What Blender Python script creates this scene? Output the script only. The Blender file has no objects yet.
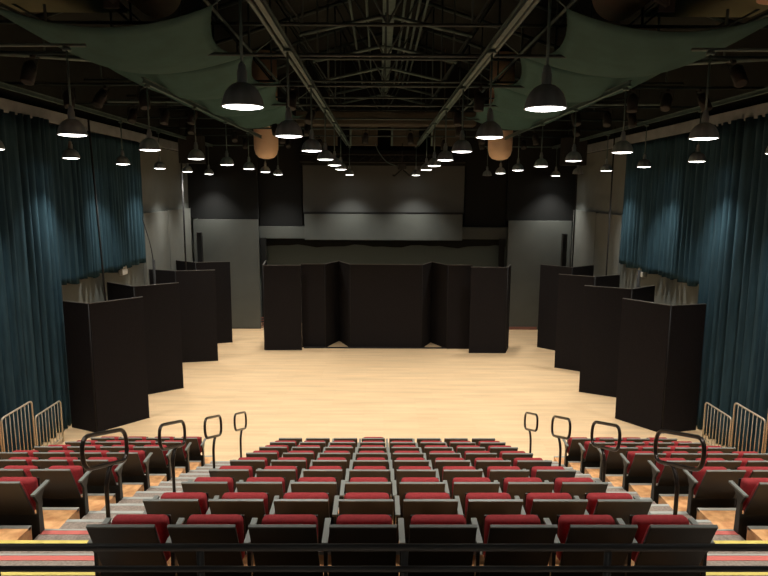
import bpy, bmesh, math, random
from mathutils import Vector, Matrix
random.seed(7)
S = bpy.context.scene
COL = S.collection
R = math.radians
PI = math.pi

# ------------------------------------------------------------------ camera
cam = bpy.data.cameras.new('camera'); cam.sensor_width = 36; cam.lens = 36*620/768
cam.clip_end = 200
co = bpy.data.objects.new('camera', cam); COL.objects.link(co)
co.matrix_world = (Matrix.Translation((-0.13, 0, 5.70)) @ Matrix.Rotation(R(-0.46), 4, 'Z')
                   @ Matrix.Rotation(R(90-8.62), 4, 'X') @ Matrix.Rotation(R(0.28), 4, 'Z'))
S.camera = co
# ------------------------------------------------------------------ world, exposure
w = bpy.data.worlds.new('world'); S.world = w; w.use_nodes = True
w.node_tree.nodes['Background'].inputs[0].default_value = (0.6, 0.75, 1, 1)
w.node_tree.nodes['Background'].inputs[1].default_value = 0.002
S.view_settings.view_transform = 'Standard'; S.view_settings.look = 'None'
S.view_settings.exposure = 0.0; S.view_settings.gamma = 1; S.view_settings.use_curve_mapping = False
LAMP_W = 385.0            # watts of every pendant's spot
LAMP_COL = (1.0, 0.955, 0.87)
SPOT = 102; BLEND = 1.0
LENS = 9.0

# ------------------------------------------------------------------ materials
def mat(name, col, rough=0.6, metal=0.0, noise=None, scale=8, col2=None, bump=0, spec=0.5, emit=None, es=0, stretch=(1, 1, 1)):
    m = bpy.data.materials.new(name); m.use_nodes = True
    nt = m.node_tree; b = nt.nodes['Principled BSDF']
    b.inputs['Base Color'].default_value = (*col, 1)
    b.inputs['Roughness'].default_value = rough; b.inputs['Metallic'].default_value = metal
    b.inputs['Specular IOR Level'].default_value = spec
    if emit:
        b.inputs['Emission Color'].default_value = (*emit, 1); b.inputs['Emission Strength'].default_value = es
    if noise or bump:
        tc = nt.nodes.new('ShaderNodeTexCoord'); mp = nt.nodes.new('ShaderNodeMapping')
        mp.inputs['Scale'].default_value = stretch
        n = nt.nodes.new('ShaderNodeTexNoise'); n.inputs['Scale'].default_value = scale; n.inputs['Detail'].default_value = 5
        nt.links.new(tc.outputs['Object'], mp.inputs[0]); nt.links.new(mp.outputs[0], n.inputs['Vector'])
        if noise:
            r = nt.nodes.new('ShaderNodeValToRGB')
            c2 = col2 or tuple(c*(1-noise) for c in col)
            r.color_ramp.elements[0].position = 0.35; r.color_ramp.elements[1].position = 0.65
            r.color_ramp.elements[0].color = (*c2, 1); r.color_ramp.elements[1].color = (*col, 1)
            nt.links.new(n.outputs['Fac'], r.inputs[0]); nt.links.new(r.outputs[0], b.inputs['Base Color'])
        if bump:
            bp = nt.nodes.new('ShaderNodeBump'); bp.inputs['Strength'].default_value = bump; bp.inputs['Distance'].default_value = 0.02
            nt.links.new(n.outputs['Fac'], bp.inputs['Height']); nt.links.new(bp.outputs[0], b.inputs['Normal'])
    return m

def wood_floor():
    m = bpy.data.materials.new('stage_maple'); m.use_nodes = True
    nt = m.node_tree; b = nt.nodes['Principled BSDF']; L = nt.links.new
    tc = nt.nodes.new('ShaderNodeTexCoord')
    br = nt.nodes.new('ShaderNodeTexBrick'); br.inputs['Scale'].default_value = 1
    br.inputs['Brick Width'].default_value = 1.4; br.inputs['Row Height'].default_value = 0.09
    br.inputs['Mortar Size'].default_value = 0.002; br.inputs['Mortar Smooth'].default_value = 0.2
    br.inputs['Color1'].default_value = (0.87, 0.62, 0.365, 1); br.inputs['Color2'].default_value = (0.82, 0.565, 0.32, 1)
    br.inputs['Mortar'].default_value = (0.68, 0.47, 0.27, 1); br.offset_frequency = 2; br.offset = 0.37
    L(tc.outputs['Object'], br.inputs['Vector'])
    mp = nt.nodes.new('ShaderNodeMapping'); mp.inputs['Scale'].default_value = (0.35, 2.6, 1)
    L(tc.outputs['Object'], mp.inputs[0])
    n = nt.nodes.new('ShaderNodeTexNoise'); n.inputs['Scale'].default_value = 1.6; n.inputs['Detail'].default_value = 6
    L(mp.outputs[0], n.inputs['Vector'])
    mr = nt.nodes.new('ShaderNodeMapRange'); mr.inputs[1].default_value = 0.3; mr.inputs[2].default_value = 0.7
    mr.inputs[3].default_value = 0.90; mr.inputs[4].default_value = 1.08
    L(n.outputs['Fac'], mr.inputs[0])
    mx = nt.nodes.new('ShaderNodeMixRGB'); mx.blend_type = 'MULTIPLY'; mx.inputs[0].default_value = 1
    L(br.outputs['Color'], mx.inputs[1]); L(mr.outputs[0], mx.inputs[2]); L(mx.outputs[0], b.inputs['Base Color'])
    b.inputs['Roughness'].default_value = 0.42; b.inputs['Specular IOR Level'].default_value = 0.3
    return m

M = {}
M['stage'] = wood_floor()
M['screen_fabric'] = mat('black_screen_fabric', (0.021, 0.0185, 0.0195), 0.95, noise=0.25, scale=60, spec=0.1)
M['alu'] = mat('grey_edge_metal', (0.13, 0.12, 0.11), 0.45, 0.6)
M['black'] = mat('black_metal', (0.012, 0.012, 0.012), 0.75)
M['teal'] = mat('teal_velour', (0.035, 0.080, 0.108), 0.9, noise=0.3, scale=14, stretch=(1, 1, 0.1), spec=0.15)
M['grey_wall'] = mat('grey_wall_paint', (0.185, 0.20, 0.185), 0.8, noise=0.12, scale=1.5)
M['dark_wall'] = mat('dark_wall_paint', (0.0075, 0.0085, 0.0083), 0.9, noise=0.2, scale=1)
M['flat'] = mat('grey_flat_paint', (0.125, 0.136, 0.124), 0.85, noise=0.1, scale=1.2)
M['board'] = mat('pale_grey_board', (0.20, 0.21, 0.19), 0.8, noise=0.1, scale=1.5)
M['back_low'] = mat('green_grey_back_wall', (0.13, 0.168, 0.170), 0.85)
M['screen'] = mat('grey_screen', (0.085, 0.091, 0.088), 0.8, noise=0.08, scale=1.0)
M['roof'] = mat('dark_roof_deck', (0.011, 0.015, 0.013), 0.95, noise=0.3, scale=2)
M['steel'] = mat('dark_green_steel', (0.032, 0.055, 0.056), 0.6, 0.1, noise=0.3, scale=5)
M['steel_pale'] = mat('grey_green_steel', (0.10, 0.155, 0.15), 0.55, 0.2, noise=0.3, scale=5)
M['beam'] = mat('tan_beam_paint', (0.26, 0.285, 0.30), 0.8, noise=0.2, scale=3)
M['sail'] = mat('green_sail_cloth', (0.050, 0.105, 0.100), 0.9, noise=0.15, scale=3, spec=0.1)
M['olive'] = mat('olive_panel', (0.12, 0.13, 0.075), 0.9)
M['tan'] = mat('tan_duct', (0.92, 0.66, 0.46), 0.6, noise=0.1, scale=2)
M['duct'] = mat('dull_duct', (0.075, 0.068, 0.052), 0.6, 0.3, noise=0.2, scale=2)
M['laminate'] = mat('black_laminate', (0.020, 0.0185, 0.014), 0.42, noise=0.3, scale=3)
M['edge'] = mat('grey_laminate_edge', (0.185, 0.195, 0.175), 0.5)
M['red'] = mat('red_upholstery', (0.35, 0.040, 0.044), 0.9, noise=0.18, scale=40, spec=0.2)
M['rail'] = mat('bronze_handrail', (0.035, 0.028, 0.024), 0.28, 0.7)
M['guard'] = mat('black_guard_rail', (0.09, 0.09, 0.088), 0.42, 0.2)
M['silver'] = mat('champagne_tube', (0.66, 0.59, 0.47), 0.4, 0.4)
M['orange'] = mat('orange_brown_floor', (0.90, 0.50, 0.22), 0.5, noise=0.4, scale=9, col2=(0.62, 0.28, 0.11))
M['carpet'] = mat('brown_carpet', (0.36, 0.29, 0.24), 0.95, noise=0.35, scale=45)
M['nosing'] = mat('grey_nosing', (0.42, 0.42, 0.38), 0.6)
M['yellow'] = mat('yellow_tape', (0.80, 0.65, 0.16), 0.6)
M['redtape'] = mat('red_tape', (0.68, 0.16, 0.13), 0.6)
M['white'] = mat('white_plastic', (0.75, 0.73, 0.66), 0.5)
M['shade'] = mat('spun_grey_metal', (0.42, 0.48, 0.50), 0.5, 0.2, noise=0.3, scale=12, stretch=(1, 1, 0.2))
M['lens'] = mat('lamp_lens', (0.9, 0.9, 0.9), 0.5, emit=(1, 0.98, 0.93), es=LENS)
M['lens_off'] = mat('unlit_lens', (0.12, 0.12, 0.11), 0.3)
M['rust'] = mat('brown_trim', (0.30, 0.13, 0.10), 0.7)
M['day'] = mat('daylit_pane', (0.3, 0.5, 0.8), 0.4, emit=(0.30, 0.55, 1.0), es=0.9)

# ------------------------------------------------------------------ helpers
class MB:
    def __init__(s): s.bm = bmesh.new()
    def box(s, x0, x1, y0, y1, z0, z1, bev=0, m=0, seg=2):
        g = bmesh.ops.create_cube(s.bm, size=1)
        for v in g['verts']:
            v.co = Vector(((x0+x1)/2+v.co.x*(x1-x0), (y0+y1)/2+v.co.y*(y1-y0), (z0+z1)/2+v.co.z*(z1-z0)))
        s._m(g['verts'], m)
        if bev:
            es = list({e for v in g['verts'] for e in v.link_edges})
            bmesh.ops.bevel(s.bm, geom=es, offset=bev, segments=seg, affect='EDGES', profile=0.5)
        return s
    def _m(s, vs, m):
        if m:
            for f in {f for v in vs for f in v.link_faces}: f.material_index = m
    def prism(s, pts, axis, a, b, m=0):
        """extrude a 2-D outline between a and b along axis (0 x,1 y,2 z)"""
        def P(p, t):
            q = list(p); q.insert(axis, t); return Vector(q)
        v0 = [s.bm.verts.new(P(p, a)) for p in pts]; v1 = [s.bm.verts.new(P(p, b)) for p in pts]
        n = len(pts); fs = [s.bm.faces.new(v0[::-1]), s.bm.faces.new(v1)]
        for i in range(n): fs.append(s.bm.faces.new((v0[i], v0[(i+1) % n], v1[(i+1) % n], v1[i])))
        for f in fs: f.material_index = m
        return s
    def tube(s, pts, r, n=8, closed=False, m=0):
        pts = [Vector(p) for p in pts]; k = len(pts); rings = []
        up = None
        for i, p in enumerate(pts):
            if closed: d = pts[(i+1) % k]-pts[i-1]
            else: d = pts[min(i+1, k-1)]-pts[max(i-1, 0)]
            d.normalize()
            if up is None:
                up = Vector((0, 0, 1)) if abs(d.z) < 0.9 else Vector((1, 0, 0))
            a = d.cross(up).normalized(); up2 = a.cross(d).normalized(); up = up2
            rr = r[i] if isinstance(r, (list, tuple)) else r
            rings.append([s.bm.verts.new(p+(a*math.cos(t)+up2*math.sin(t))*rr) for t in [2*PI*j/n for j in range(n)]])
        rng = range(k) if closed else range(k-1)
        for i in rng:
            A = rings[i]; B = rings[(i+1) % k]
            for j in range(n):
                f = s.bm.faces.new((A[j], A[(j+1) % n], B[(j+1) % n], B[j])); f.smooth = True; f.material_index = m
        if not closed:
            for q in (rings[0], rings[-1][::-1]):
                f = s.bm.faces.new(q); f.material_index = m
        return s
    def lathe(s, prof, cx=0, cy=0, n=20, m=0, close=False):
        rings = []
        for r, z in prof:
            rings.append([s.bm.verts.new((cx+r*math.cos(2*PI*j/n), cy+r*math.sin(2*PI*j/n), z)) for j in range(n)])
        k = len(rings)
        for i in range(k if close else k-1):
            A = rings[i]; B = rings[(i+1) % k]
            for j in range(n):
                f = s.bm.faces.new((A[j], A[(j+1) % n], B[(j+1) % n], B[j])); f.smooth = True; f.material_index = m
        if not close:
            s.bm.faces.new(rings[0]); s.bm.faces.new(rings[-1][::-1])
        return s
    def build(s, name, mats, parent=None, loc=None):
        bmesh.ops.recalc_face_normals(s.bm, faces=s.bm.faces[:])
        me = bpy.data.meshes.new(name); s.bm.to_mesh(me); s.bm.free()
        for mm in (mats if isinstance(mats, (list, tuple)) else [mats]): me.materials.append(mm)
        o = bpy.data.objects.new(name, me); COL.objects.link(o)
        if parent: o.parent = parent
        if loc: o.location = loc
        return o

def fillet(pts, rad, seg=5, closed=False):
    pts = [Vector(p) for p in pts]; out = []; n = len(pts)
    for i, p in enumerate(pts):
        if not closed and i in (0, n-1): out.append(p); continue
        a = pts[i-1]; b = pts[(i+1) % n]
        da = (a-p); db = (b-p); r = min(rad, da.length*0.49, db.length*0.49)
        A = p+da.normalized()*r; B = p+db.normalized()*r
        for k in range(seg+1):
            t = k/seg; out.append((A*(1-t)+p*t)*(1-t)+(p*(1-t)+B*t)*t)
    return out

def tag(o, label, cat, group=None, kind=None):
    if label: o['label'] = label
    if cat: o['category'] = cat
    if group: o['group'] = group
    if kind: o['kind'] = kind
    return o
def empty(name, loc, label, cat, group=None, rz=0):
    o = bpy.data.objects.new(name, None); COL.objects.link(o); o.location = loc; o.rotation_euler.z = rz
    o.empty_display_size = 0.1
    return tag(o, label, cat, group)
def struct(mb, name, m, parent=None):
    o = mb.build(name, m, parent)
    if not parent: o['kind'] = 'structure'
    return o
def kids(o): return [c for c in bpy.data.objects if c.parent == o]
def dup(root, loc, label, group, tree):
    r = root.copy(); COL.objects.link(r); r.location = loc; r['label'] = label; r['group'] = group
    for ch, subs in tree:
        c = ch.copy(); COL.objects.link(c); c.parent = r
        for g in subs:
            d = g.copy(); COL.objects.link(d); d.parent = c
    return r
def tree_of(root): return [(c, kids(c)) for c in kids(root)]
def ordn(n): return ['zeroth', 'first', 'second', 'third', 'fourth', 'fifth', 'sixth', 'seventh', 'eighth', 'ninth'][n]

# ------------------------------------------------------------------ room shell
XW = 8.05; YB = 27.2; Y0 = -1.5
struct(MB().box(-XW, XW, Y0, YB+0.2, -0.15, 0.0), 'floor', M['stage'])
for nm, sx in (('wall_left', -1), ('wall_right', 1)):
    a, b = sorted((sx*XW, sx*(XW+0.2)))
    wall = MB().box(a, b, Y0, YB+0.2, 0, 7.3)
    wall.box(a, b, Y0, YB+0.2, 7.3, 9.4, m=1)
    struct(wall, nm, [M['grey_wall'], M['roof']])
struct(MB().box(-XW, XW, YB, YB+0.2, 0, 3.95).box(-XW, XW, YB, YB+0.2, 3.95, 12.2, m=1), 'wall_back', [M['back_low'], M['dark_wall']])
struct(MB().box(-XW, XW, Y0-0.2, Y0, 0, 12.2), 'wall_front', M['dark_wall'])
rf = MB()
rf.prism([(-XW-0.2, 9.4), (0, 12.0), (XW+0.2, 9.4), (XW+0.2, 9.6), (0, 12.2), (-XW-0.2, 9.6)], 1, Y0-0.2, YB+0.2)
struct(rf, 'ceiling', M['roof'])
for nm, sx in (('trim_1', -1), ('trim_2', 1)):
    a, b = sorted((sx*7.82, sx*XW))
    struct(MB().box(a, b, 3, YB, 7.32, 7.60, 0.01), nm, M['beam'])
    a, b = sorted((sx*7.70, sx*7.82))
    # curtain track brackets hang on the beam
# dark masking wall above the flats
struct(MB().box(-XW, -5.17, 26.02, 26.2, 4.66, 9.0).box(5.21, XW, 26.02, 26.2, 4.62, 9.0).box(-5.2, -3.40, 26.5, 26.6, 4.33, 9.0).box(3.50, 5.25, 26.5, 26.6, 4.33, 9.0), 'wall_masking', M['dark_wall'])
struct(MB().box(-5.3, 5.35, 26.42, 26.8, 3.81, 4.32, 0.01), 'trim_3', M['flat'])
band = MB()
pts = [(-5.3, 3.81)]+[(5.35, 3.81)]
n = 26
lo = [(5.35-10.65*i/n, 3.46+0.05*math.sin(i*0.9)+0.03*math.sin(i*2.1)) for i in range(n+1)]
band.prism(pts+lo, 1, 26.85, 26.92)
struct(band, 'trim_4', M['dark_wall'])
struct(MB().box(-5.17, -4.94, 26.3, 26.45, 0, 3.84).box(4.98, 5.21, 26.3, 26.45, 0, 3.84), 'trim_5', M['dark_wall'])
struct(MB().box(5.30, 6.6, 25.84, 25.89, 0.0, 0.12), 'baseboard_back', M['rust'])

# ------------------------------------------------------------------ seating platform
def yb(r): return 3.87+0.96*(r-1)          # back-top line of row r (row 1 is the rearmost)
def zt(r): return 0.158+0.316*(9-r)        # tread height of row r
def na(r): return 4.62+0.96*(r-1)          # aisle nosing of row r
plat = MB(); carp = MB(); nos = MB(); yel = MB(); red = MB()
def nosing(x0, x1, y, z, mb=nos, wdt=0.05): mb.box(x0, x1, y-wdt, y+0.006, z-0.03, z+0.004)
for r in range(1, 10):
    f = yb(r)+0.96+0.06; b = yb(r)+0.06 if r > 1 else 3.74
    plat.box(-2.13, 2.13, b, f, 0.0, zt(r)); nosing(-2.13, 2.13, f, zt(r))
    for sx in (-1, 1):
        a, c = sorted((sx*3.63, sx*7.5))
        if r >= 3: plat.box(a, c, b, f, 0, zt(r)); nosing(a, c, f, zt(r))
        elif r == 2: plat.box(a, c, 5.58, f, 0, zt(r)); nosing(a, c, f, zt(r))
        a, c = sorted((sx*2.13, sx*3.63))
        ft = na(r); bt = na(r-1)+0.48 if r > 1 else 3.74
        xa, xb = (a, c)
        if r <= 2:
            xa, xb = sorted((sx*2.13, sx*7.5))
        if r < 3:
            carp.box(xa, xb, bt, ft, 0, zt(r)); nosing(xa, xb, ft, zt(r), yel, 0.065)
        else:
            carp.box(a, c, bt, ft, 0, zt(r)); nosing(a, c, ft, zt(r))
        if r < 9:
            hw = 0.02 if r <= 2 else 0.05
            x2, x3 = (xa, xb) if r == 1 else (a, c)
            carp.box(x2, x3, ft, ft+0.48, 0, zt(r)-0.158)
            nosing(x2, x3, ft+0.48, zt(r)-0.158, nos, hw)
            if r <= 2:
                red.box(x2, x3, ft+0.385, ft+0.455, zt(r)-0.158-0.02, zt(r)-0.154)
carp.box(-7.5, 7.5, Y0, 3.74, 0, 3.01)
sp = struct(plat, 'seating_platform_floor', M['orange'])
struct(carp, 'carpet_steps_floor', M['carpet'])
struct(nos, 'trim_6', M['nosing']); struct(yel, 'trim_7', M['yellow']); struct(red, 'trim_8', M['redtape'])

# ------------------------------------------------------------------ theatre seats
GC = 'red and black tip-up seats in the centre block'
GL = 'red and black tip-up seats in the left block'
GR = 'red and black tip-up seats in the right block'
def make_seat():
    root = empty('theatre_seat', (0, 0, 0), 'x', 'seat')
    # leaning back board, top (y 0, z .82) to bottom (y .26, z .27)
    bm = MB(); W = 0.227
    bm.box(-W, W, -0.010, 0.010, -0.30, 0.30, 0.003)
    o = bm.build('backrest', M['laminate'], root); o.location = (0, 0.13, 0.535); o.rotation_euler = (R(25.2), 0, 0)
    e = MB().box(-W, W, -0.012, 0.012, 0.298, 0.310, 0.002).build('backrest_edge', M['edge'], o)
    e['label'] = 'pale grey top edge of the black back board'
    c = MB().box(-0.202, 0.202, 0.012, 0.08, -0.22, 0.235, 0.03, seg=3).build('back_cushion', M['red'], o)
    for f in c.data.polygons: f.use_smooth = True
    s = MB().box(-0.202, 0.202, -0.055, 0.055, -0.19, 0.17, 0.045, seg=4).build('seat_cushion', M['red'], root)
    s.location = (0, 0.335, 0.535); s.rotation_euler = (R(3), 0, 0)
    for f in s.data.polygons: f.use_smooth = True
    MB().box(-0.20, 0.20, 0.056, 0.072, -0.185, 0.14, 0.005).build('seat_pan', M['laminate'], s)
    MB().box(-0.252, 0.252, 0.20, 0.22, 0.0, 0.37, 0.003).build('base_panel', M['laminate'], root)
    return root
def side(root, sx):
    x = sx*0.27
    st = MB().prism([(0.17, 0.0), (0.30, 0.0), (0.27, 0.06), (0.25, 0.50), (0.33, 0.615), (0.13, 0.595), (0.19, 0.50)], 0, x-0.013, x+0.013)
    st = st.build('side_frame', M['laminate'], root)
    a = MB().prism([(0.12, 0.60), (0.42, 0.62), (0.42, 0.64), (0.12, 0.62)], 0, x-0.021, x+0.021)
    a = a.build('armrest', M['edge'], root); a['label'] = 'flat grey armrest'
    return st, a
base = make_seat(); side(base, 1)
end = make_seat(); side(end, 1); side(end, -1)
tb, te = tree_of(base), tree_of(end)
first = {'b': True, 'e': True}
def place_seat(x, r, label, group, is_end):
    src, tr, k = (end, te, 'e') if is_end else (base, tb, 'b')
    loc = (x, yb(r), zt(r))
    if first[k]:
        first[k] = False; src.location = loc; src['label'] = label; src['group'] = group; return src
    return dup(src, loc, label, group, tr)
def rowname(r):
    return {1: 'rearmost row nearest the viewer', 9: 'front row beside the stage'}.get(r, ordn(10-r)+' row from the stage')
for r in range(1, 10):
    for c in range(8):
        pl = 'at the left end' if c == 0 else 'at the right end' if c == 7 else (ordn(c+1)+' from the left') 
        if c > 3 and c < 7: pl = ordn(8-c)+' from the right'
        o = place_seat(0.038+0.540*(c-3.5), r, 'tip-up seat %s, centre block, %s' % (pl, rowname(r)), GC, c == 0)
        if r == 9 and c != 3:                # front-row seats are folded further down
            for ch in kids(o):
                if ch.name.startswith('seat_cushion'): ch.location.z -= 0.12; ch.location.y -= 0.03
    if r >= 3:
        for sx, nm, g in ((-1, 'left', GL), (1, 'right', GR)):
            rn = 'rearmost row of its block' if r == 3 else rowname(r)
            for c in range(4):
                x = sx*(3.63+0.2685+0.537*c)
                pl = 'beside the aisle' if c == 0 else 'beside the wall rails' if c == 3 else ordn(c+1)+' from the aisle'
                is_end = (c == 3) if sx < 0 else (c == 0)
                place_seat(x, r, 'tip-up seat %s, %s block, %s' % (pl, nm, rn), g, is_end)

# ------------------------------------------------------------------ aisle handrails
GH = 'looped bronze handrails in the aisles'
def handrail(sx, r, label):
    x = 2.86 if sx > 0 else -2.83
    yn, yf = yb(r)-0.33+0.04, 0
    yc = yb(r)+0.0                        # post line
    zf = zt(r)+0.0
    root = empty('aisle_handrail', (x, yc, zf-0.158), label, 'handrail', GH)
    zp = 0.158
    k = -0.32                             # slope per metre
    def P(dy, h): return (0, dy, h+zp+k*dy)
    # loop: near bar, top, far bar, back along the bottom
    loop = fillet([P(-0.41, 1.00), P(-0.41, 1.32), P(0.55, 1.33), P(0.55, 0.98)], 0.19, 6, closed=True)
    MB().tube(loop, 0.021, 10, closed=True).build('rail_loop', M['rail'], root)
    post = fillet([(0, 0.02, 0.0), (0, 0.02, 0.80+zp), (0, 0.14, 0.98+zp-0.03), (0, 0.32, 0.965+zp-0.09)], 0.15, 5)
    MB().tube(post, 0.021, 10).build('post', M['rail'], root)
    MB().lathe([(0.05, 0), (0.05, 0.012), (0.024, 0.018)], 0, 0.02, 16).build('floor_flange', M['rail'], root)
for sx, sd in ((-1, 'left'), (1, 'right')):
    for r, d in ((3, 'nearest the viewer'), (5, 'second from the viewer'), (7, 'third from the viewer'), (9, 'nearest the stage')):
        handrail(sx, r, 'bronze looped handrail in the %s aisle, %s' % (sd, d))

# ------------------------------------------------------------------ silver guard rails at the outer edges
GS = 'champagne barred guard rails beside the side walls'
def barrier(sx, y0, y1, z, h, label):
    root = empty('barred_guard_rail', (sx*7.41, y0, z), label, 'railing', GS)
    L = y1-y0
    fr = fillet([(0, 0, 0), (0, 0, h), (0, L, h), (0, L, 0)], 0.09, 5)
    MB().tube(fr, 0.019, 8).build('frame', M['silver'], root)
    MB().tube([(0, 0, 0.12), (0, L, 0.12)], 0.013, 8).build('bottom_rail', M['silver'], root)
    for i in range(1, 8):
        MB().tube([(0, L*i/8, 0.12), (0, L*i/8, h)], 0.0095, 6).build('baluster', M['silver'], root)
for sx, sd in ((-1, 'left'), (1, 'right')):
    barrier(sx, 12.63, 13.68, 0.0, 1.0, 'barred metal guard rail by the %s curtain, closest to the stage floor' % sd)
    barrier(sx, 11.50, 12.55, zt(9), 1.22, 'barred metal guard rail by the %s curtain, middle one in view' % sd)
    barrier(sx, 10.38, 11.43, zt(8), 1.25, 'barred metal guard rail by the %s curtain, cut off by picture edge' % sd)

# ------------------------------------------------------------------ guard rail in front of the viewer
gr = empty('guard_rail', (0, 2.78, 3.01), 'long black tubular guard rail behind the rearmost centre seats', 'railing')
for z, rr in ((0.998, 0.0175), (0.885, 0.014), (0.60, 0.014), (0.32, 0.014)):
    MB().tube([(-4.2, 0, z), (4.2, 0, z)], rr, 12).build('top_rail' if z > 1 else 'lower_rail', M['guard'], gr)
for i in range(-4, 5):
    MB().tube([(i*1.0, 0.03, 0), (i*1.0, 0.03, 0.985)], 0.018, 10).build('post', M['guard'], gr)

# ------------------------------------------------------------------ folding screens
def screen(name, pts, label, group, h=3.15, cap=True):
    cx = sum(p[0] for p in pts)/len(pts); cy = sum(p[1] for p in pts)/len(pts)
    root = empty(name, (cx, cy, 0), label, 'folding screen', group)
    for (ax, ay), (bx, by) in zip(pts, pts[1:]):
        L = math.hypot(bx-ax, by-ay); a = math.atan2(by-ay, bx-ax)
        m = MB().box(0.012, L-0.012, -0.025, 0.025, 0.015, h-0.012, 0.006)
        o = m.build('panel', M['screen_fabric'], root); o.location = (ax-cx, ay-cy, 0); o.rotation_euler.z = a
        e = MB().box(0.012, L-0.012, -0.027, 0.027, h-0.014, h, 0.002).build('top_edge', M['alu'], o)
        e = MB().box(0.012, L-0.012, -0.027, 0.027, 0.0, 0.018, 0.002).build('bottom_edge', M['black'], o)
    for p in pts[1:-1]:
        MB().tube([(p[0]-cx, p[1]-cy, 0.02), (p[0]-cx, p[1]-cy, h-0.02)], 0.012, 6).build('hinge', M['black'], root)
    return root
GP = 'two-leaf black folding screens along the sides of the stage'
screen('folding_screen', [(-7.66, 14.62), (-6.9, 14.27), (-6.01, 15.28)], 'tall black folding screen on left, nearest the seats', GP)
screen('folding_screen', [(-8.0, 17.83), (-6.91, 17.0), (-5.90, 17.75)], 'tall black folding screen on left, second from the seats', GP)
screen('folding_screen', [(-7.92, 20.9), (-6.9, 20.5), (-5.65, 20.78)], 'tall black folding screen on left, third from the seats', GP)
screen('folding_screen', [(-7.92, 23.75), (-6.97, 23.05), (-5.78, 23.45)], 'tall black folding screen on left, farthest from the seats', GP)
screen('folding_screen', [(5.98, 15.30), (6.73, 14.28), (7.68, 14.52)], 'tall black folding screen on right, nearest the seats', GP)
screen('folding_screen', [(5.73, 17.48), (6.85, 16.86), (7.78, 17.55)], 'tall black folding screen on right, second from the seats', GP)
screen('folding_screen', [(5.73, 20.05), (6.71, 19.41), (7.71, 19.98)], 'tall black folding screen on right, third from the seats', GP)
screen('folding_screen', [(5.86, 22.85), (6.77, 21.95), (7.79, 22.7)], 'tall black folding screen on right, farthest from the seats', GP)
GM = 'black folding screens across the middle of the stage'
screen('folding_screen', [(-4.50, 23.85), (-4.32, 22.25), (-2.95, 22.28)], 'black folding screen forming left end of the middle screen wall', GM)
ms = screen('folding_screen', [(-3.02, 22.70), (-2.13, 22.70), (-1.69, 23.80), (-1.20, 22.65), (1.46, 22.57), (1.88, 23.58), (2.40, 22.53), (3.30, 22.54)],
       'wide zigzag black folding screen in the middle with broad central panel', GM)
MB().box(-3.05, 3.12, -0.35, -0.28, 0, 0.045, 0.005).build('floor_bar', M['black'], ms)
screen('folding_screen', [(3.13, 21.92), (4.46, 21.92), (4.74, 22.8)], 'black folding screen forming right end of the middle screen wall', GM)

# ------------------------------------------------------------------ back wall pieces
def slab(name, x0, x1, y0, y1, z0, z1, m, label, cat, group=None, bev=0.008):
    cx, cy = (x0+x1)/2, (y0+y1)/2
    o = MB().box(x0-cx, x1-cx, y0-cy, y1-cy, 0, z1-z0, bev).build(name, m, None, (cx, cy, z0)); tag(o, label, cat, group); return o
GF = 'tall grey flats at the back corners'
for x0, x1, sd in ((-7.86, -5.16, 'left'), (5.26, 7.90, 'right')):
    o = slab('scenery_flat', x0, x1, 25.9, 25.98, 0.03, 4.63, M['flat'], 'tall plain grey flat standing in the back %s corner' % sd, 'flat', GF)
    MB().box(-(x1-x0)/2, (x1-x0)/2, -0.045, 0.04, -0.03, 0.0).build('base_strip', M['black'], o)
su = empty('projection_screen', (0.05, 26.28, 3.77), 'large grey two-part screen hanging high on the back wall', 'screen')
MB().box(-3.38, 3.38, 0.0, 0.06, 1.16, 3.15, 0.006).build('upper_panel', M['screen'], su)
MB().box(-3.33, 3.33, -0.05, 0.10, 0.0, 1.09, 0.01).build('lower_box', M['flat'], su)
MB().box(-3.0, -2.9, 0.05, 0.90, 1.5, 1.6).box(2.9, 3.0, 0.05, 0.90, 1.5, 1.6).build('wall_bracket', M['black'], su)
gap = MB()
bot = [(3.36-6.72*i/20, 1.12-(0.05 if 11 > i > 7 else 0.0)-0.012*math.sin(i*0.8)) for i in range(21)]
gap.prism([(-3.36, 1.18), (3.36, 1.18)]+bot, 1, -0.03, -0.005).build('roller_slot', M['black'], su)
tr = empty('lighting_truss', (0, 25.85, 7.0), 'black box truss above the grey back wall screen', 'truss')
for dy, z in ((0, 0), (0.25, 0), (0, 0.3), (0.25, 0.3)):
    MB().tube([(-3.4, dy, z), (3.4, dy, z)], 0.03, 8).build('chord', M['black'], tr)
z_ = MB()
for i in range(17):
    a = -3.4+0.4*i
    z_.tube([(a, 0, 0), (a+0.4, 0, 0.3)], 0.014, 6); z_.tube([(a, 0.25, 0.3), (a+0.4, 0.25, 0)], 0.014, 6)
z_.build('lattice', M['black'], tr)
v = slab('black_border', -3.5, 3.5, 26.15, 26.19, 6.86, 7.5, M['dark_wall'], 'black cloth border hanging above the grey screen', 'curtain')
# pale boards on the side walls
GB = 'pale grey boards on side walls behind the folding screens'
for sx, sd in ((-1, 'left'), (1, 'right')):
    a, c = sorted((sx*7.93, sx*8.04))
    slab('wall_board', a, c, 20.75, 23.12, 0.05, 5.04, M['board'], 'pale grey board on the %s wall, next to the curtain' % sd, 'board', GB)
    slab('wall_board', a, c, 23.16, 25.85, 0.05, 5.08, M['board'], 'pale grey board on the %s wall, next to the back corner' % sd, 'board', GB)
    x = sx*7.35
    o = slab('speaker_column', x-0.09, x+0.09, 24.9, 25.1, 2.6, 4.15, M['black'], 'slim black column speaker on a stand in the back %s corner' % sd, 'speaker', 'slim column speakers on stands')
    MB().tube([(0, 0, -2.6), (0, 0, 0)], 0.02, 8).build('pole', M['black'], o)
    MB().lathe([(0.25, -2.6), (0.25, -2.575), (0.03, -2.56)], 0, 0, 18).build('base', M['black'], o)

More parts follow.
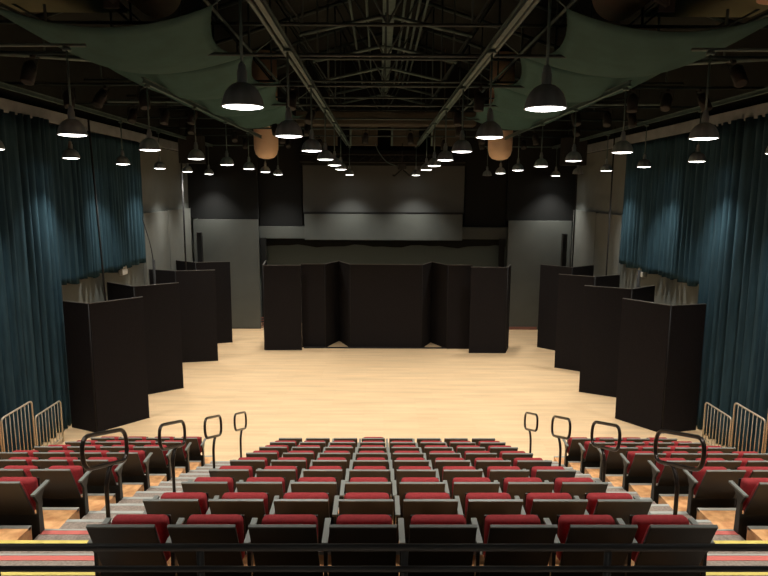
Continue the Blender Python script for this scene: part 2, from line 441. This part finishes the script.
# ------------------------------------------------------------------ curtains
def curtain(name, sx, y0, y1, z0, z1, xc, wl, amp, label, group):
    bm = bmesh.new(); ny = int((y1-y0)/wl*16); nz = 22
    rnd = random.Random(int(y0*10)+sx); ph = [rnd.uniform(0, 6) for _ in range(6)]
    cols = []
    for i in range(ny+1):
        y = y0+(y1-y0)*i/ny; col = []
        hem = 0.035*math.sin(y*5.1+ph[0])+0.03*math.sin(y*11+ph[1])
        for j in range(nz+1):
            t = j/nz; z = z0+(z1-z0)*t
            if j == 0 and z0 > 0.5: z += hem
            q = 2*PI*y/wl + 1.1*math.sin(y*1.3+ph[2]) + 0.35*math.sin(z*0.6+ph[3])*(1-t)
            A = amp*(0.70+0.30*math.sin(y*3.3+ph[4]))*(1-0.2*t)
            s = 1-2*abs(math.sin(q/2+0.5*math.sin(q*0.37+ph[1])))**2.6
            x = -sx*A*s + 0.012*math.sin(2.7*q+ph[5])*(1-t)
            yy = y
            col.append(bm.verts.new((x, yy-y0, z-z0)))
        cols.append(col)
    for i in range(ny):
        for j in range(nz):
            f = bm.faces.new((cols[i][j], cols[i+1][j], cols[i+1][j+1], cols[i][j+1])); f.smooth = True
    me = bpy.data.meshes.new(name); bm.to_mesh(me); bm.free(); me.materials.append(M['teal'])
    o = bpy.data.objects.new(name, me); COL.objects.link(o); o.location = (xc, y0, z0)
    md = o.modifiers.new('s', 'SOLIDIFY'); md.thickness = 0.012; md.offset = 0
    tag(o, label, 'curtain', group)
    hd = MB().tube([(0, 0, z1-z0+0.02), (0, y1-y0, z1-z0+0.02)], 0.02, 6).build('curtain_track', M['black'], o)
    return o
GT = 'dark teal pleated drapes along the side walls'
for sx, sd in ((-1, 'left'), (1, 'right')):
    curtain('drape', sx, 9.0, 14.95 if sx < 0 else 15.1, 0.02, 7.36, sx*7.84, 0.29, 0.15, 'full-length teal drape on the %s wall beside the seats' % sd, GT)
    curtain('drape', sx, 15.0 if sx < 0 else 15.15, 20.45, 3.45, 7.30, sx*7.90, 0.25, 0.12, 'shorter teal drape on the %s wall ending above a grey wall' % sd, GT)


# ------------------------------------------------------------------ emergency lights
for sx, sd in ((-1, 'left'), (1, 'right')):
    root = empty('emergency_light', (sx*7.96, 18.9, 3.22), 'white twin-headed emergency light on the %s wall under the curtain' % sd, 'light', 'emergency lights on the side walls')
    MB().box(-0.06, 0.06, -0.20, 0.20, 0, 0.16, 0.02).build('housing', M['white'], root)
    for dy in (-0.13, 0.13):
        h = MB().lathe([(0.04, 0.16), (0.055, 0.19), (0.06, 0.24), (0.04, 0.29)], 0, dy, 14).build('lamp_head', M['white'], root)

# ------------------------------------------------------------------ hanging poles and cables at the stage sides
def pole(x, y, z0, z1, r, label, lean=0.0, name='boom_pole'):
    root = empty(name, (x, y, z0), label, 'pole', 'thin dark poles beside the stage')
    MB().tube([(0, 0, 0), (lean, 0, z1-z0)], r, 8).build('shaft', M['black'], root)
    if z0 < 0.1: MB().lathe([(0.22, 0), (0.22, 0.03), (0.03, 0.05)], 0, 0, 18).build('base', M['black'], root)
    else: MB().box(-0.05, 0.05, -0.05, 0.05, -0.05, 0.05, 0.01).build('clamp', M['black'], root)
pole(-7.20, 22.6, 0, 8.3, 0.028, 'thin dark floor pole behind third left screen')
pole(7.28, 23.6, 0, 8.3, 0.028, 'thin dark floor pole behind farthest right screen')
pole(7.50, 20.6, 0, 7.9, 0.024, 'thin dark floor pole behind third right screen')
pole(-7.35, 16.4, 0, 7.8, 0.026, 'thin dark pole behind nearest left screen, by the curtain', -0.25)
pole(-7.42, 20.0, 0, 3.55, 0.045, 'short black pole behind second left screen')
pole(7.45, 17.9, 0, 3.55, 0.045, 'short black pole behind second right screen')
cb = MB().tube(fillet([(0, 0, 0), (-0.10, 0.1, 0.6), (-0.38, 0.3, 1.4), (-0.47, 0.4, 1.62)], 0.3), 0.016, 6).build('hanging_cable', M['black'], None, (-7.42, 20.0, 3.4))
tag(cb, 'dark cable drooping from the left pale board to a short pole', 'cable')

cc = MB().tube([(0.10*math.cos(t*0.7), 0.06*math.sin(t*0.7), 0.02+0.012*t) for t in range(46)], 0.012, 6).build('cable_coil', M['rust'], None, (-5.03, 25.75, 0))
tag(cc, 'small brown cable coil on the floor by left grey flat', 'cable')
# ------------------------------------------------------------------ pendant lamps
GN = 'grey dome pendant lamps hanging from the ceiling'
ZR = 6.45
def make_lamp(lit):
    root = empty('pendant_lamp', (0, 0, ZR), 'x', 'lamp')
    prof = [(0.0, 0)]  # outer bell then inner bell
    out = [(0.186, 0.0), (0.187, 0.012), (0.181, 0.03), (0.170, 0.08), (0.148, 0.13), (0.113, 0.172), (0.078, 0.196), (0.05, 0.207)]
    inn = [(0.046, 0.197), (0.074, 0.186), (0.107, 0.163), (0.141, 0.123), (0.163, 0.075), (0.174, 0.03), (0.178, 0.0)]
    MB().lathe(out+inn, n=28, close=True).build('lamp_shade', M['shade'], root)
    MB().lathe([(0.048, 0.203), (0.044, 0.22), (0.044, 0.30), (0.036, 0.315), (0.030, 0.36), (0.014, 0.375)], n=16).build('socket', M['shade'], root)
    MB().lathe([(0.03, -0.017), (0.09, -0.013), (0.14, -0.006), (0.172, 0.002), (0.174, 0.008)], n=28).build('lens', M['lens'] if lit else M['lens_off'], root)
    MB().tube([(0, 0, 0.35), (0, 0, 1.09)], 0.014, 8).build('rod', M['steel_pale'], root)
    MB().lathe([(0.055, 1.07), (0.055, 1.10), (0.03, 1.12)], n=14).build('ceiling_canopy', M['steel_pale'], root)
    if lit:
        L = bpy.data.lights.new('pendant_spot', 'SPOT'); L.energy = LAMP_W; L.color = LAMP_COL
        L.spot_size = R(SPOT); L.spot_blend = BLEND; L.shadow_soft_size = 0.12
        lo = bpy.data.objects.new('bulb', L); COL.objects.link(lo); lo.parent = root; lo.location = (0, 0, -0.05)
    return root
lit = make_lamp(True); off = make_lamp(False); tl, to = tree_of(lit), tree_of(off)
fl = {'l': True, 'o': True}
rows = {'inner': 1.335, 'middle': 4.2, 'outer': 6.97}
KS = {'inner': [-2, 0, 1, 2, 3, 4, 5, 7], 'middle': list(range(-1, 8)), 'outer': list(range(8))}
for rn, X in rows.items():
    for sx, sd in ((-1, 'left'), (1, 'right')):
        for k in KS[rn]:
            Y = 5.65+2.81*k
            on = not (sx > 0 and ((rn == 'middle' and k == 7) or (rn == 'outer' and k == 6)))
            pos = 'over the rear gallery' if k < 0 else 'over the rearmost seats' if (k == 0 and rn != 'inner') else 'nearest the viewer' if (k == 0 or (k == 1 and rn != 'inner')) else 'farthest back' if k == 7 else ordn(k+1 if rn == 'inner' else k)+' from the viewer'
            lab = '%spendant lamp, %s row on the %s, %s' % ('' if on else 'unlit ', rn, sd, pos)
            lab = 'grey dome '+lab if on else 'dark '+lab
            src, t, key = (lit, tl, 'l') if on else (off, to, 'o')
            if fl[key]:
                fl[key] = False; src.location = (sx*X, Y, ZR); src['label'] = lab; src['group'] = GN
            else: dup(src, (sx*X, Y, ZR), lab, GN, t)

# ------------------------------------------------------------------ roof steel
GI = 'lengthwise steel tracks carrying the pendant lamps'
for rn, X in rows.items():
    for sx, sd in ((-1, 'left'), (1, 'right')):
        YT = 11.1 if rn == 'middle' else 3.5; TL = 21.9-YT if rn == 'middle' else 22.6
        if rn == 'inner': YT = -0.6; TL = 26.7
        t = MB().box(-0.03, 0.03, 0, TL, 0.0, 0.015).box(-0.006, 0.006, 0, TL, 0.015, 0.08).box(-0.03, 0.03, 0, TL, 0.08, 0.095)
        if rn == 'inner': t.tube([(sx*0.14, 0, 0.10), (sx*0.14, TL, 0.10)], 0.03, 8)
        t = t.build('lamp_track', M['steel_pale'], None, (sx*X, YT, ZR+1.12))
        tag(t, 'long pale steel track above the %s %s row of pendant lamps' % (sd, rn), 'track', GI)
for sx, sd in ((-1, 'left'), (1, 'right')):
    for Y, nm in ((8.46, 'nearer'), (25.3, 'farther')):
        t = MB().tube([(0, 0, 0), (sx*4.1, 0, 0)], 0.022, 8).build('cross_pipe', M['steel_pale'], None, (sx*3.95, Y, ZR+1.14))
        tag(t, '%s short cross pipe from the %s wall holding pendant lamps' % (nm, sd), 'pipe', 'short cross pipes')
    nd = empty('roof_strut', (sx*3.65, 8.62, 8.12), 'black forked roof strut in front of the tan duct on the '+sd, 'strut', 'forked roof struts')
    MB().box(-0.11, 0.11, -0.02, 0.02, -0.03, 0.14, 0.01).build('gusset_plate', M['black'], nd)
    for dx, dz in ((-1.5, 0.92), (0.02, 1.1), (0.65, 1.1)):
        MB().tube([(0, 0, 0.05), (-sx*-dx if dx < 0 else -sx*dx, 0, dz)], 0.04, 6).build('strut', M['black'], nd)
GX = 'gabled steel roof trusses'
for k, Y in enumerate([5.9, 8.7, 11.5, 14.3, 17.1, 19.9, 22.7, 25.2]):
    root = empty('roof_truss', (0, Y, 8.1), 'dark steel gabled roof truss, %s' % ('nearest the viewer' if k == 0 else 'farthest back' if k == 7 else ordn(k+1)+' from the viewer'), 'truss', GX)
    MB().tube([(-7.95, 0, 0.55), (0, 0, 0.55), (7.95, 0, 0.55)], 0.03, 6).build('bottom_chord', M['steel'], root)
    for s in (-1, 1):
        MB().tube([(s*7.95, 0, 1.25), (0, 0, 3.75)], 0.06, 6).build('rafter', M['steel'], root)
        MB().tube([(s*1.9, 0, 1.05), (s*0.2, 0, 1.42), (0, 0, 1.43)], 0.045, 6).build('scissor_brace', M['steel_pale'], root)
    wb = MB()
    for i in range(-5, 6):
        x = i*1.5
        zt_ = 1.25+(7.95-abs(x))/7.95*2.5
        wb.tube([(x, 0, 0.55), (x, 0, zt_)], 0.025, 6)
        if i: wb.tube([(x, 0, zt_), (x-math.copysign(1.5, x), 0, 0.55)], 0.022, 6)
    for i in (): wb.tube([(i*1.5, 0, 0.0), (i*1.5+0.75, 0, 0.55)], 0.016, 6); wb.tube([(i*1.5+0.75, 0, 0.55), (i*1.5+1.5, 0, 0.0)], 0.016, 6)
    wb.build('web', M['steel'], root)
rb = MB().box(-0.13, 0.13, 0, 21.5, 0, 0.03).box(-0.02, 0.02, 0, 21.5, 0.03, 0.25).box(-0.13, 0.13, 0, 21.5, 0.25, 0.28).build('ridge_beam', M['steel_pale'], None, (0.06, 3.5, 9.62))
tag(rb, 'wide pale ridge beam running down the middle of the roof', 'beam')
for i, x in enumerate((-0.78, -0.42, 0.40, 0.56, 0.72, 0.88)):
    o = MB().tube([(0, 0, 0), (0, 21, 0)], 0.03, 6).build('conduit', M['steel_pale'], None, (x, 3.5, 9.75))
    tag(o, 'thin pale conduit %s the ridge beam, %s from it' % ('left of' if x < 0 else 'right of', ordn({0: 2, 1: 1, 2: 1, 3: 2, 4: 3, 5: 4}[i])), 'pipe', 'conduits beside the ridge beam')
# long diagonal ceiling braces near the side walls
for sx, sd in ((-1, 'left'), (1, 'right')):
    for i, (ya, yb_) in enumerate(((10.5, 14.3), (16.0, 19.9))):
        o = MB().tube([(0, 0, 0), (sx*-2.6, yb_-ya, 0.5)], 0.04, 6).build('diagonal_brace', M['steel_pale'], None, (sx*6.9, ya, 7.95))
        tag(o, '%s diagonal roof brace on the %s side' % ('nearer' if i == 0 else 'farther', sd), 'brace', 'diagonal roof braces')

# ------------------------------------------------------------------ lighting pipes with stage lights
GQ = 'crosswise lighting pipes'; GZ = 'black stage spotlights on the lighting pipes'
def make_fixture():
    root = empty('stage_spotlight', (0, 0, 0), 'x', 'spotlight')
    MB().lathe([(0.07, -0.34), (0.10, -0.33), (0.105, -0.12), (0.085, -0.02), (0.05, 0.03)], n=14).build('lamp_body', M['black'], root)
    MB().tube([(-0.12, 0, -0.15), (-0.12, 0, 0.10), (0.12, 0, 0.10), (0.12, 0, -0.15)], 0.01, 6).build('yoke', M['black'], root)
    MB().box(-0.03, 0.03, -0.03, 0.03, 0.09, 0.20, 0.005).build('clamp', M['black'], root)
    return root
fx = make_fixture(); tf = tree_of(fx); ff = True
pipes = [(10.2, 'nearest the viewer', (-7.0, -6.4, -5.6, 5.5, 6.3, 7.0)), (13.0, 'second from the viewer', (-6.4, -5.7, -4.9, -1.9, 1.9, 5.0, 5.7, 6.4)),
         (15.8, 'third from the viewer', (-6.2, -5.4, -4.7, -1.8, 1.8, 4.7, 5.5, 6.1)), (18.6, 'fourth from the viewer', (-5.6, -3.2, -2.2, 2.2, 3.2, 5.6)),
         (21.4, 'fifth from the viewer', (-5.0, -3.4, -0.6, 0.9, 3.3, 5.1)), (24.0, 'farthest back', (-5.2, -3.6, -2.4, 2.3, 3.7, 5.3))]
for Y, nm, xs in pipes:
    p = MB().tube([(-8.05, 0, 0), (8.05, 0, 0)], 0.028, 8).build('lighting_pipe', M['steel'], None, (0, Y, 7.86))
    tag(p, 'crosswise lighting pipe under the roof, '+nm, 'pipe', GQ)
    for j, x in enumerate(xs):
        lab = 'black spotlight on lighting pipe %s, %s from the left' % (nm.replace(' from the viewer', '') if 'from' in nm else nm, ordn(j+1))
        if ff: o = fx; ff = False; o['label'] = lab; o['group'] = GZ
        else: o = dup(fx, (0, 0, 0), lab, GZ, tf)
        o.location = (x, Y-0.02, 7.70); o.rotation_euler = (R(random.uniform(-38, -8)), 0, R(random.uniform(-40, 40)))

# ------------------------------------------------------------------ sails, ducts and other roof things
GV = 'green cloth sails slung below the roof'
def sail(sx, y0, y1, label, xi=2.35, xo=5.55, zi=8.16, sag=0.40):
    bm = bmesh.new(); nu, nv = 20, 16; g = []
    for i in range(nu+1):
        u = i/nu; row = []
        for j in range(nv+1):
            v_ = j/nv
            pin = 4*v_*(1-v_); pu = 4*u*(1-u)
            xin = xi+0.28*pin; xout = xo-0.25*pin
            x = xin+(xout-xin)*u
            y = y0+(y1-y0)*v_ + (0.18*pu*(0.5-v_)*2)*0
            z = zi+0.10*u - sag*pu*(0.85+0.15*pin) - 0.22*pin
            row.append(bm.verts.new((sx*x, y-y0, z-zi)))
        g.append(row)
    for i in range(nu):
        for j in range(nv):
            f = bm.faces.new((g[i][j], g[i+1][j], g[i+1][j+1], g[i][j+1])); f.smooth = True
    me = bpy.data.meshes.new('sail'); bm.to_mesh(me); bm.free(); me.materials.append(M['sail'])
    o = bpy.data.objects.new('cloth_sail', me); COL.objects.link(o); o.location = (0, y0, zi)
    md = o.modifiers.new('s', 'SOLIDIFY'); md.thickness = 0.01
    tag(o, label, 'sail', GV)
    c = MB().tube([(sx*xi, 0, 0), (sx*(xi-0.35), -0.1, 0.22)], 0.008, 6)
    c.build('tie_cord', M['steel_pale'], o)
for sx, sd in ((-1, 'left'), (1, 'right')):
    for k, (y0, nm) in enumerate(((8.7, 'nearest the viewer'), (11.5, 'second from the viewer'), (14.3, 'third from the viewer'), (17.1, 'farthest from the viewer'))):
        sail(sx, y0, y0+2.8, 'sagging green cloth sail on the %s, %s' % (sd, nm))
    # tan duct with a down-turned end
    d = MB().tube([(0, 0, 0), (0, 2, 0), (0, 5.2, 0), (0, 5.4, 0)], [0.44, 0.44, 0.44, 0.30], 28).build('air_duct', M['tan'], None, (sx*4.12, 6.6, 9.25))
    tag(d, 'large round tan air duct above the nearest sail on the %s' % sd, 'duct', 'tan air ducts')
    MB().tube([(0, 0.5, 0), (0, 0.56, 0)], 0.46, 28).build('band', M['duct'], d); MB().tube([(0, 3.0, 0), (0, 3.06, 0)], 0.46, 28).build('band', M['duct'], d)
    d = MB().lathe([(0.10, -0.02), (0.27, 0.03), (0.37, 0.14), (0.42, 0.32), (0.43, 0.60), (0.43, 3.6)], n=28).build('drop_duct', M['tan'], None, (sx*4.15, 22.51, 6.93))
    tag(d, 'tan round-ended vertical duct above the far lamps on the %s' % sd, 'duct', 'tan drop ducts')
    for X, zz, nm in ((5.6, 8.35, 'outer'), (2.75, 8.55, 'inner')):
        pp = MB().tube([(0, 0, 0), (0, 19.0, 0)], 0.03, 6).build('roof_pipe', M['steel_pale'], None, (sx*X, 6.5, zz))
        tag(pp, '%s long thin pipe running above the %s side of the hall' % (nm, sd), 'pipe', 'long thin roof pipes')
    o = slab('acoustic_panel', *sorted((sx*4.72, sx*6.7)), 8.95, 12.0, 8.95, 9.0, M['olive'], 'olive square panel above the nearest sail on the %s' % sd, 'panel', 'olive roof panels')
    df = empty('air_diffuser', (sx*5.02, 8.35, 8.2), 'round tan stepped air diffuser at the top %s corner' % sd, 'diffuser', 'round air diffusers')
    for q, (ra, rb_) in enumerate(((0.30, 0.22), (0.20, 0.13), (0.11, 0.05))):
        MB().lathe([(rb_, 0.10+0.03*q), (ra, 0.0+0.02*q), (ra, 0.015+0.02*q), (rb_, 0.12+0.03*q)], n=24, close=True).build('ring', M['tan'], df)
    MB().tube([(0, 0, 0.10), (0, 0, 0.7)], 0.20, 16).build('neck', M['duct'], df)
    bx = slab('hung_loudspeaker', *sorted((sx*6.42, sx*7.25)), 22.45, 22.95, 6.75, 7.72, M['black'], 'black box loudspeaker hung high on the %s near the stage back' % sd, 'speaker', 'hung loudspeakers', 0.02)
    MB().tube([(-0.2, 0, 0.97), (-0.2, 0, 1.90)], 0.015, 6).build('hanger', M['black'], bx)
hd = MB().box(-3.1, 3.1, 0, 0.7, 0, 0.45, 0.03).box(-2.0, -1.96, 0.3, 0.34, 0.45, 2.6).box(2.0, 2.04, 0.3, 0.34, 0.45, 2.6).build('rectangular_duct', M['duct'], None, (0.1, 21.9, 8.05)); tag(hd, 'long rectangular duct crossing below the roof near the stage back', 'duct')
for i, x in enumerate((-2.3, -0.75, 0.85, 2.4)):
    o = MB().box(-0.55, 0.55, 0, 0.08, 0, 0.95, 0.02)
    o = o.build('ceiling_baffle', M['duct'], None, (x, 24.6, 7.55))
    tag(o, 'dull brown baffle above the back screen, %s' % ('leftmost', 'second from the left', 'second from the right', 'rightmost')[i], 'baffle', 'dull baffles above the screen')
    MB().tube([(-0.5, 0, 0.0), (-0.5, -0.02, 0.9), (-0.35, -0.02, 1.0), (0.3, -0.02, 1.0)], 0.04, 8).build('frame_pipe', M['steel_pale'], o)
    MB().tube([(0, 0.04, 0.9), (0, 0.04, 1.6)], 0.012, 6).build('hanger', M['black'], o)
# cross-braced projector mount hanging below the truss
pm = empty('projector_mount', (0.75, 24.6, 6.35), 'small dark four-legged rig hanging in front of the screen', 'rig')
MB().box(-0.16, 0.16, -0.1, 0.1, 0.30, 0.52, 0.03).build('housing', M['black'], pm)
for a in (45, 135, 225, 315):
    MB().tube([(0, 0, 0.32), (0.42*math.cos(R(a)), 0.3*math.sin(R(a)), 0.05), (0.50*math.cos(R(a)), 0.36*math.sin(R(a)), 0.08)], 0.022, 6).build('leg', M['black'], pm)
MB().tube([(0, 0, 0.5), (0, 0, 1.3)], 0.02, 6).build('drop_pole', M['black'], pm)
MB().tube(fillet([(-0.15, 0, 0.42), (-0.6, 0, 0.55), (-0.95, 0, 1.0), (-1.05, 0, 1.3)], 0.3), 0.018, 6).build('cable', M['steel_pale'], pm)
